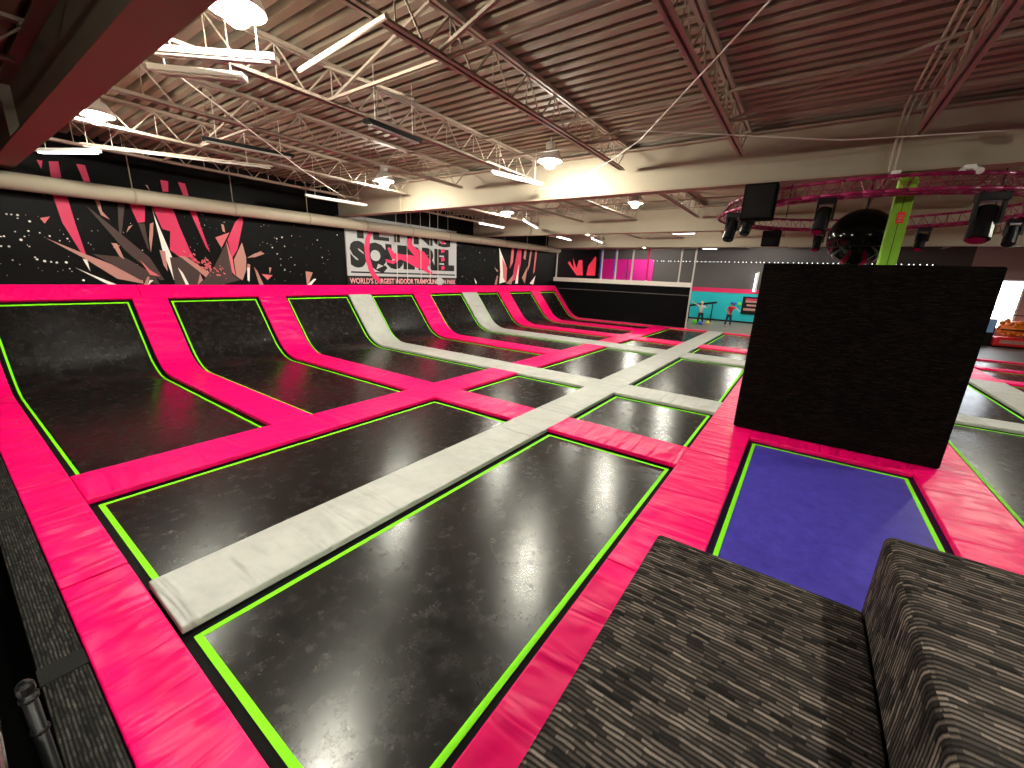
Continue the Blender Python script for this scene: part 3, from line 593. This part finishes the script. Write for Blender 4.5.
for i in range(60): MB().sphere((-9+i*.235+random.uniform(-.05, .05), 29.36, 3.66), .02, 4).build('bulb', 'tube', t)
# teal wall things
g = thing('menu_board', (-2.75, 29.3, .5), 'black framed board with rows of writing on the teal wall', 'board')
MB().box(-3.22, -2.2, 29.39, 29.43, .55, 1.62).build('frame', 'black_metal', g)
t = MB()
for (a, c, z0, z1) in ((-3.05, -2.4, 1.27, 1.40), (-2.95, -2.35, 1.05, 1.16), (-3.1, -2.45, .78, .92)): t.box(a, c, 29.383, 29.39, z0, z1)
t.build('print', 'sh_L', g); MB().box(-3.05, -2.3, 29.384, 29.39, 1.42, 1.52).build('header', 'stripe', g)
g = thing('door_frame_light', (-2.7, 29.2, 0), 'bright white vertical strip light at the edge of the teal wall', 'light')
MB().box(-2.76, -2.70, 29.3, 29.38, 1.95, 3.0).build('tube', 'tube', g); MB().box(-2.69, -2.58, 29.3, 29.42, 1.9, 3.1).build('housing', 'grey_post', g)
for (x, c_) in ((-3.60, 'blue'), (-3.36, 'green')):
    b_ = MB().lathe((x, 29.36, 1.16), [(.02, -.03), (.09, -.02), (.09, .04), (.02, .05)], 14, 'y').build('wall_target', c_+'_ball')
    tag(b_, 'round %s target on the teal wall beside the board' % c_, 'target')
for (x, y, c_, r_) in ((-5.05, 25.5, 'green', .14), (-4.72, 25.42, 'blue', .12), (-4.42, 26.1, 'yellow', .11), (-4.95, 26.4, 'green', .12)):
    o = MB().sphere((x, y, r_), r_, 10).build('play_ball', c_+'_ball', smooth=True)
    tag(o, '%s play ball on the floor left of the child in white%s' % (c_, ', behind the others' if y > 26.3 else ''), 'ball')
o = MB().bar((-5.9, 27, .95), (-4.3, 27.2, 1.25), .05, .12); o.bar((-5.75, 27.0, 0), (-5.75, 27.0, .97), .05, .05); o.bar((-4.5, 27.15, 0), (-4.5, 27.15, 1.2), .05, .05)
tag(o.build('barrier_rail', 'black_metal'), 'dark sloping rail behind the child in white', 'rail')
# ------------------------------------------------------------------ arcade things at the far right
g = thing('claw_machine', (8.0, 28.3, 0), 'orange and red novelty arcade cabinet below the bright window', 'arcade machine')
MB().box(7.42, 8.72, 28.2, 29.0, .08, .46).build('cabinet_base', 'red', g, bevel=.04)
MB().sphere((8.02, 28.6, .86), .38, 12, 1.45, 1, .95).build('dome', 'orange', g, smooth=True)
t = MB()
for i in range(9): t.sphere((7.5+.14*i, 28.28, 1.12+.11*math.sin(i*1.7)), .10, 6)
for i in range(8): t.sphere((7.5+.15*i, 28.25, .66+.05*math.cos(i*2.1)), .08, 6)
t.build('trim_knobs', 'orange', g); MB().box(7.5, 8.6, 28.16, 28.2, .80, .85).build('band', 'black_metal', g)
MB().box(7.6, 8.45, 28.17, 28.2, .2, .36).build('label_strip', 'sh_L', g); MB().box(7.45, 8.7, 28.25, 28.95, .0, .08).build('plinth', 'black_metal', g)
g = thing('arcade_screen', (7.1, 28.6, 0), 'blue lit screen on a black arcade cabinet left of the orange machine', 'arcade machine')
MB().box(6.8, 7.38, 28.4, 29.0, 0, .62).build('cabinet', 'black_metal', g, bevel=.02); MB().box(6.86, 7.34, 28.38, 28.46, .64, 1.22).build('screen', 'light_blue', g); MB().box(6.82, 7.38, 28.42, 28.54, .62, 1.26).build('bezel', 'black_metal', g)
tag(MB().box(6.55, 6.77, 28.1, 28.6, .0, .66).build('red_cabinet', 'red', bevel=.03), 'narrow red cabinet beside the tall black block edge', 'cabinet')
g = thing('kiddie_ride', (9.2, 27.2, 0), 'low grey ride-on base right of the orange machine', 'ride')
MB().lathe((9.1, 27.2, 0), [(.75, .04), (.8, .08), (.6, .16), (.1, .2)], 20).build('base', 'grey_post', g); MB().sphere((9.25, 27.2, .42), .26, 8, 1.3, 1, .8).build('body', 'black_gloss', g); MB().tube((9.1, 27.2, 0), (9.1, 27.2, .05), .7, 16).build('foot', 'black_metal', g)
for i, z in enumerate((1.5,)):
    tag(MB().tube((5.0, 27.5, 1.55), (11, 27.5, 1.45), .02, 6).build('queue_rope', 'black_metal'), 'thin dark line crossing in front of the bright window', 'rope')
    MB()
for x in (5.0, 11.0): tag(MB().tube((x, 27.5, 0), (x, 27.5, 1.6), .03, 8).build('rope_post', 'black_metal'), 'slim post holding the %s end of the line by the window' % ('left' if x < 6 else 'right'), 'post')
# ------------------------------------------------------------------ green column, ring truss, globe, stage lights
g = thing('padded_column', (.85, 8.42, 0), 'lime green padded column rising behind the tall black block', 'column')
MB().box(.77, .98, 8.30, 8.50, -.1, 3.995).build('padding', 'col_green', g, bevel=.02)
MB().box(.872, .878, 8.296, 8.30, 0, 3.99).build('seam', 'black_metal', g)
MB().box(.845, .925, 8.285, 8.296, 3.32, 3.47).build('sign', 'red', g)
t = MB()
for z in (3.345, 3.38, 3.415): t.box(.86, .91, 8.280, 8.285, z, z+.015)
t.build('sign_print', 'sh_L', g)
CX, CY = .6, 10.2
rt_ = thing('ring_truss', (CX, CY, 3.7), 'circular lighting truss hanging over the trampolines, magenta light put into its colour', 'truss')
def ring(R_, z, r_, n=64): return MB().path([(CX+R_*math.cos(2*PI*i/n), CY+R_*math.sin(2*PI*i/n), z) for i in range(n+1)], r_, 8)
for (R_, z) in ((2.42, 3.68), (2.12, 3.68), (2.27, 3.89)): ring(R_, z, .025).build('chord', 'truss_magenta_lit', rt_, smooth=True)
t = MB(); n = 72
for i in range(n):
    a, c = 2*PI*i/n, 2*PI*(i+.5)/n; f_ = lambda R_, z, q: (CX+R_*math.cos(q), CY+R_*math.sin(q), z)
    t.tube(f_(2.42, 3.68, a), f_(2.27, 3.89, c), .006, 5, cap=False); t.tube(f_(2.27, 3.89, c), f_(2.42, 3.68, a+2*PI/n), .006, 5, cap=False)
    t.tube(f_(2.12, 3.68, a), f_(2.27, 3.89, c), .006, 5, cap=False); t.tube(f_(2.42, 3.68, a), f_(2.12, 3.68, c), .006, 5, cap=False)
t.build('lacing', 'truss_magenta_lit', rt_)
t = MB()
for q in (.6, 2.2, 3.9, 5.4): t.tube((CX+2.27*math.cos(q), CY+2.27*math.sin(q), 3.94), (CX+2.27*math.cos(q), CY+2.27*math.sin(q), ZC), .012, 6)
t.build('hanging_cable', 'black_metal', rt_)
g = thing('mirror_globe', (CX, CY, 2.83), 'large glossy black globe hanging inside the ring truss', 'globe')
MB().sphere((CX, CY, 3.30), .50, 24).build('ball', 'black_gloss', g, smooth=True)
MB().tube((CX, CY, 3.78), (CX, CY, ZC), .02, 8).build('stem', 'black_metal', g); ring(0.512, 3.12, .012, 40).build('rim', 'black_metal', g)
sl = [(-.01, CY-2.27, 1.0, 'large black stage light on the near side of the ring, left of the globe'), (1.72, CY-1.98, 1.25, 'large black stage light on the near side of the ring, right of the green column'),
      (-1.38, 9.0, 1.0, 'black stage light at the left end of the ring truss'), (-1.08, 8.65, .85, 'black stage light tucked below the hanging speaker'), (-1.5, 9.6, .8, 'small black stage light behind the leftmost one'),
      (-.02, CY+2.2, .9, 'small black stage light on the far side of the ring, left of the globe'), (1.72, CY+1.98, .9, 'small black stage light on the far side of the ring, right of the green column'), (2.7, 11.1, .9, 'small black stage light at the right edge of the ring')]
for (x, y, s, lb) in sl:
    g = thing('stage_light', (x, y, 3.66), lb, 'stage light', 'moving stage lights on the ring truss'); z = 3.65
    MB().box(x-.12*s, x+.12*s, y-.09*s, y+.09*s, z-.08*s, z).build('base', 'black_metal', g, bevel=.01)
    for q in (-1, 1): MB().box(x+q*.10*s-.015, x+q*.10*s+.015, y-.05*s, y+.05*s, z-.30*s, z-.07*s).build('yoke_arm', 'black_metal', g)
    a = Vector((x, y+.05*s, z-.14*s)); c = Vector((x-.03*s, y-.07*s, z-.46*s)); hd_ = MB().tube(a, c, .085*s, 14, .10*s).build('head', 'black_metal', g)
    d = (c-a).normalized(); MB().tube(c, c+d*.02, .09*s, 14, .08*s).build('lens', 'black_gloss', hd_)
    for q in (-.07, .07): MB().tube((x+q*s, y, z), (x+q*s, y, z+.06), .012, 6).build('clamp', 'black_metal', g)
g = thing('speaker', (-.9, 8.1, 3.4), 'black box loudspeaker hanging at the left of the ring truss', 'speaker')
MB().box(-1.13, -.67, 7.95, 8.22, 3.40, 3.94).build('cabinet', 'black_pad', g, bevel=.015); MB().box(-1.10, -.70, 7.935, 7.95, 3.43, 3.91).build('grille', 'black_metal', g)
MB().tube((-.9, 8.27, 4.0), (-.9, 8.18, 3.93), .012, 6).build('hanging_rod', 'black_metal', g)
g = thing('speaker', (-.95, 12.0, 3.3), 'small dark speaker box below the far side of the ring truss', 'speaker')
MB().box(-1.12, -.76, 11.7, 12.0, 3.28, 3.62).build('cabinet', 'black_pad', g, bevel=.01); MB().box(-1.10, -.78, 11.69, 11.7, 3.30, 3.60).build('grille', 'black_metal', g)
for i, x in enumerate((.70, 1.42)):
    g = thing('emergency_light', (x, 8.2, 3.9), ['white emergency light under the big girder left of the green column', 'white twin emergency light under the big girder right of the green column'][i], 'light', 'emergency lights under the girder')
    MB().box(x-.05, x+.05, 8.14, 8.25, 3.95, 4.0).build('bracket', 'white_metal', g)
    for q in ((-.04, .04) if i else (0,)): MB().tube((x+q*1.3, 8.18, 3.965), (x+q*2.2, 8.08, 3.90), .026, 10, .042).build('lamp_head', 'white_metal', g)
for i, x in enumerate((.62, .68)):
    tag(MB().path([(x, 2.0, 4.79), (x, 8.10, 4.79), (x, 8.22, 4.72), (x, 8.22, 4.0)], .014, 6).build('conduit', 'pipe_cream'), ['left', 'right'][i]+' one of two thin conduits along the roof deck and down the big girder', 'conduit', 'pair of conduits')
# ------------------------------------------------------------------ lamps
def bay(loc):
    x, y, z = loc
    g = thing('high_bay_lamp', loc, 'x', 'lamp', 'high bay lamps under the roof')
    MB().lathe((x, y, z), [(.05, .17), (.085, .18), (.09, .33), (.06, .36), (.02, .37)], 16).build('ballast', 'grey_post', g)
    rf = MB(); k = 24; pf = [(.225, .035), (.21, .10), (.15, .20), (.08, .23), (.0801, .225), (.145, .19), (.203, .098), (.219, .035)]
    for (r_, zz) in pf:
        for i in range(k): rf.v.append((x+r_*math.cos(2*PI*i/k), y+r_*math.sin(2*PI*i/k), z+zz))
    for q in range(len(pf)):
        for i in range(k): j = (i+1) % k; e_ = (q+1) % len(pf); rf._f([q*k+i, q*k+j, e_*k+j, e_*k+i])
    rf.build('reflector', 'white_metal', g, smooth=True)
    MB().sphere((x, y, z+.02), .11, 8).build('bulb', 'bulb', g, smooth=True)
    MB().tube((x, y, z+.36), (x, y, ZC), .01, 6).build('hook', 'grey_post', g)
    return g
LB = ['brightest round lamp at the top left beside the nearest girder', 'round lamp at the far left beside the nearest girder', 'smaller round lamp in front of the big girder, above the sign', 'round lamp in front of the big girder near the centre',
      'lamp beyond the big girder towards the sign', 'lamp beyond the big girder above the long white strip', 'lamp beyond the ring of stage lights', 'lamp over the trampolines right of the tall block', 'lamp at the far right over the right edge strip', 'lamp near the far end of the mural', 'lamp added beyond the farthest girder to brighten the magenta panels', 'lamp added beyond the farthest girder to brighten the teal wall',
      'lamp over the striped step blocks, above the picture', 'unseen lamp added behind the nearest girder to deepen the low block shadow', 'lamp at the near right, above the picture']
pb = None
for i, l_ in enumerate(BAYS_SEEN + BAYS_FAR + BAYS_NEAR):
    o = bay(l_) if pb is None else copy_tree(pb, None, l_)
    pb = pb or o; o['label'] = LB[i]
def strip(p, q, lb, lit=True, w_=.12, white=True):
    p, q = Vector(p), Vector(q); c = (p+q)/2
    g = thing('strip_light', (c.x, c.y, c.z), lb, 'strip light', 'white strip lights under the roof' if white else 'black strip lights under the roof')
    MB().bar(p, q, w_, .05 if w_ > .05 else .03).build('housing', ('white_metal' if w_ > .05 else 'joist') if white else 'black_metal', g)
    d = (q-p).normalized(); dn = Vector((0, 0, -.035)); s_ = d.cross(Vector((0, 0, 1))).normalized()*w_*.22
    t = MB()
    for k in (-1, 1): t.tube(p+d*.05+dn+s_*k, q-d*.05+dn+s_*k, .014, 8)
    t.build('tube', 'tube' if lit else 'grey_post', g)
    for k in (.15, .85): MB().tube(p.lerp(q, k), p.lerp(q, k)+Vector((0, 0, ZC-c.z)), .006, 5).build('hanger', 'cable', g)
    return g
strip((-5.60, 1.68, 4.2), (-4.98, 2.26, 4.2), 'white strip light just below the brightest lamp', lit=False)
strip((-5.30, 1.62, 4.26), (-4.45, 2.32, 4.26), 'white strip light tucked behind the one below the brightest lamp', lit=False)
strip((-11.6, 1.62, 4.2), (-10.5, 2.2, 4.2), 'white strip light at the far left below the second lamp')
strip((-10.6, 2.0, 4.28), (-9.2, 4.5, 4.30), 'long thin white strip light right of the second lamp', w_=.035, lit=False)
strip((-5.35, 6.7, 4.28), (-4.95, 7.9, 4.25), 'white strip light left of the centre lamp before the big girder', w_=.07, lit=False)
strip((-11.3, 6.3, 4.22), (-10.9, 7.9, 4.18), 'white strip light before the big girder near the sign', w_=.07, lit=False)
strip((-4.92, 3.62, 4.2), (-4.97, 4.55, 4.2), 'black strip light hanging below a joist in the upper left', lit=False, white=False)
strip((-8.3, 3.0, 4.3), (-8.0, 4.3, 4.3), 'black strip light right of the second lamp', lit=False, white=False)
far = [((-10.64, 12.65), (-10.61, 14.2), 'white strip light beyond the big girder, nearest the sign'), ((-8.49, 12.5), (-9.3, 14.7), 'white strip light beyond the big girder, right of the sign'), ((-10.3, 18.05), (-10.55, 20.0), 'far white strip light above the second shard cluster'),
       ((-9.04, 19.3), (-9.5, 21.6), 'far white strip light above the posts on the partition'), ((-4.9, 17.9), (-3.98, 17.9), 'bright white strip light left of the ring truss'), ((-5.4, 26.2), (-4.6, 26.4), 'farthest white strip light above the teal wall')]
for (a, c, lb) in far: strip((*a, 4.25), (*c, 4.25), lb, w_=.08)
strip((2.3, 7.0, 4.36), (1.85, 8.1, 4.3), 'strip light at the top right by the joist ends', lit=False)
tag(MB().tube((2.12, 7.45, 4.30), (2.03, 7.65, 4.29), .02, 8).build('indicator_lamp', 'pink_led'), 'small pink glowing lamp on the strip light at the top right', 'lamp')
cb = [([(-5.85, 1.98, 4.3), (-8.5, 4.75, 4.2), (-11.3, 7.6, 4.28)], 'thin straight cable slanting from the strip light towards the sign'), ([(-.58, 3.77, 4.3), (-2.32, 6.25, 4.3), (-2.9, 6.75, 4.24), (-4.0, 7.5, 4.12), (-5.35, 8.2, 4.2)], 'long cable slanting down left from the top middle'),
      ([(-2.49, 5.92, 4.36), (0.0, 7.6, 4.33), (1.75, 8.2, 4.36)], 'thin cable crossing in front of the big girder')]
for ps, lb in cb: tag(MB().path(ps, .008, 6).build('roof_cable', 'cable'), lb, 'cable', 'cables under the roof')
# ------------------------------------------------------------------ people (far background)
def skin_mesh(name, pts, edges, root, mat, parent, sub=1, origin=(0, 0, 0)):
    me = bpy.data.meshes.new(name); me.from_pydata([Vector(p[:3]) for p in pts], edges, []); me.materials.append(MATS[mat])
    ob = bpy.data.objects.new(name, me); COL.objects.link(ob); ob.parent = parent
    md = ob.modifiers.new('skin', 'SKIN'); md.use_smooth_shade = True
    for i, p in enumerate(pts):
        d = me.skin_vertices[0].data[i]; r_ = p[3]; d.radius = (r_, p[4] if len(p) > 4 else r_); d.use_root = (i == root)
    sb = ob.modifiers.new('sub', 'SUBSURF'); sb.levels = sb.render_levels = sub
    return ob
def person(loc, H, arms, lean, step, cols, label, cap=False, face=0.0):
    """arms: per side (elbow, wrist) offsets from the shoulder in body heights; built standing at loc facing -y then turned by face"""
    g = thing('person', loc, label, 'person'); g.rotation_euler = (0, 0, face); h = H
    S_ = lambda x, y, z, r_, r2_=None: (x*h, y*h, z*h, r_*h, (r2_ or r_)*h)
    lx = lean; sh_z = .80
    P_ = [S_(0, 0, .52, .075, .055), S_(lx*.5, 0, .62, .065, .05), S_(lx, 0, .74, .08, .055), S_(lx, 0, .83, .035), S_(lx*1.1, -.005, .865, .033)]
    E_ = [(0, 1), (1, 2), (2, 3), (3, 4)]
    for sd in (-1, 1):
        k = len(P_); st = step[0 if sd < 0 else 1]
        P_ += [S_(sd*.05, 0, .48, .055), S_(sd*.055+st[0]*.5, st[1]*.5-.01, .27, .035), S_(sd*.055+st[0], st[1]+.01, .045, .022), S_(sd*.06+st[0], st[1]-.07, .018, .018)]
        E_ += [(0, k), (k, k+1), (k+1, k+2), (k+2, k+3)]
        k = len(P_); el, wr = arms[0 if sd < 0 else 1]
        P_ += [S_(lx+sd*.095, 0, sh_z, .034), S_(lx+sd*.095+el[0], el[1], sh_z+el[2], .024), S_(lx+sd*.095+wr[0], wr[1], sh_z+wr[2], .016)]
        E_ += [(2, k), (k, k+1), (k+1, k+2)]
        wv = Vector(wr) - Vector(el); wv = wv.normalized() if wv.length else Vector((0, 0, -1)); pv = wv.orthogonal().normalized()
        b0 = Vector((lx+sd*.095+wr[0], wr[1], sh_z+wr[2]))
        k2 = len(P_); pm = b0+wv*.03; P_.append(S_(*pm, .014)); E_.append((k+2, k2))
        for q, ln in ((-.016, .03), (-.006, .036), (.005, .034), (.015, .026)):
            a = pm+wv*.018+pv*q; c = a+wv*ln; P_ += [S_(*a, .0055), S_(*c, .0045)]; E_ += [(k2, len(P_)-2), (len(P_)-2, len(P_)-1)]
        a = pm-pv*.024+wv*.005; c = a+wv*.018-pv*.006; P_ += [S_(*a, .006), S_(*c, .005)]; E_ += [(k2, len(P_)-2), (len(P_)-2, len(P_)-1)]
    skin_mesh('body', P_, E_, 0, 'skin', g)
    hc = (lx*1.15*h, -.008*h, .925*h)
    def loc_part(mb, name, mat, par=g, sm=True):
        o = mb.build(name, mat, None, smooth=sm); l0 = Vector(o.location); o.parent = par; o.location = l0; return o
    hd = MB().sphere(hc, .062*h, 12, .82, .95, 1.12); hd.tube((hc[0], hc[1]-.055*h, hc[2]), (hc[0], hc[1]-.068*h, hc[2]-.012*h), .008*h, 6, .011*h)
    for sd in (-1, 1): hd.sphere((hc[0]+sd*.05*h, hc[1], hc[2]-.003*h), .013*h, 6, .5, 1, 1.3)
    loc_part(hd, 'head', 'skin')
    ey = MB()
    for sd in (-1, 1): ey.sphere((hc[0]+sd*.02*h, hc[1]-.054*h, hc[2]+.006*h), .007*h, 6)
    loc_part(ey, 'eyes', 'hair_dark'); loc_part(MB().bar((hc[0]-.015*h, hc[1]-.055*h, hc[2]-.032*h), (hc[0]+.015*h, hc[1]-.055*h, hc[2]-.032*h), .006*h, .005*h), 'mouth', 'sh_R', sm=False)
    hr = MB().sphere((hc[0], hc[1]+.012*h, hc[2]+.014*h), .066*h, 12, .86, .92, 1.05)
    if not cap: hr.sphere((hc[0], hc[1]+.05*h, hc[2]-.05*h), .04*h, 8, 1, .7, 1.7)
    loc_part(hr, 'hair', cols['hair'])
    if cap:
        cp = MB().sphere((hc[0], hc[1]+.005*h, hc[2]+.03*h), .066*h, 12, .9, .98, .75); cp.box(hc[0]-.045*h, hc[0]+.045*h, hc[1]-.12*h, hc[1]-.04*h, hc[2]+.028*h, hc[2]+.036*h); loc_part(cp, 'cap', 'cap_navy')
    sp = [S_(0, 0, .50, .088, .068), S_(lx*.5, 0, .62, .078, .063), S_(lx, 0, .745, .092, .068), S_(lx, 0, .80, .055)]; se = [(0, 1), (1, 2), (2, 3)]
    for sd in (-1, 1):
        k = len(sp); el = arms[0 if sd < 0 else 1][0]; sp += [S_(lx+sd*.095, 0, sh_z, .043), S_(lx+sd*.095+el[0]*.75, el[1]*.75, sh_z+el[2]*.75, .034)]; se += [(2, k), (k, k+1)]
    skin_mesh('shirt', sp, se, 0, cols['shirt'], g)
    tp = [S_(0, 0, .51, .080, .062)]; te = []
    for sd in (-1, 1):
        k = len(tp); st = step[0 if sd < 0 else 1]
        tp += [S_(sd*.05, 0, .47, .060), S_(sd*.055+st[0]*.5, st[1]*.5-.01, .27, .044), S_(sd*.055+st[0], st[1]+.01, .07, .034)]; te += [(0, k), (k, k+1), (k+1, k+2)]
    skin_mesh('trousers', tp, te, 0, cols['legs'], g)
    for sd in (-1, 1):
        st = step[0 if sd < 0 else 1]; sx = (sd*.058+st[0])*h; sy = (st[1]-.03)*h
        loc_part(MB().sphere((sx, sy, .022*h), .03*h, 8, .9, 1.9, .75), 'shoe', cols['shoe'])
    return g
person((-3.36, 25.9, 0), 1.36, [((-.07, -.02, -.14), (-.02, -.10, -.20)), ((.10, -.03, -.05), (.17, -.07, -.10))], .03, [(-.06, -.03), (.03, .02)], dict(hair='hair_dark', shirt='cloth_red', legs='denim', shoe='sock_pink'),
       'person in a red top, jeans and dark cap standing before the teal wall', cap=True, face=.25)
person((-4.83, 25.8, 0), 1.32, [((-.13, -.01, .06), (-.27, -.02, .14)), ((.10, -.02, -.08), (.16, -.05, .0))], -.01, [(-.03, -.02), (.06, .03)], dict(hair='hair_blond', shirt='cloth_white', legs='cloth_dark', shoe='cloth_dark'),
       'child in a white top and dark trousers with one arm raised', face=.15)
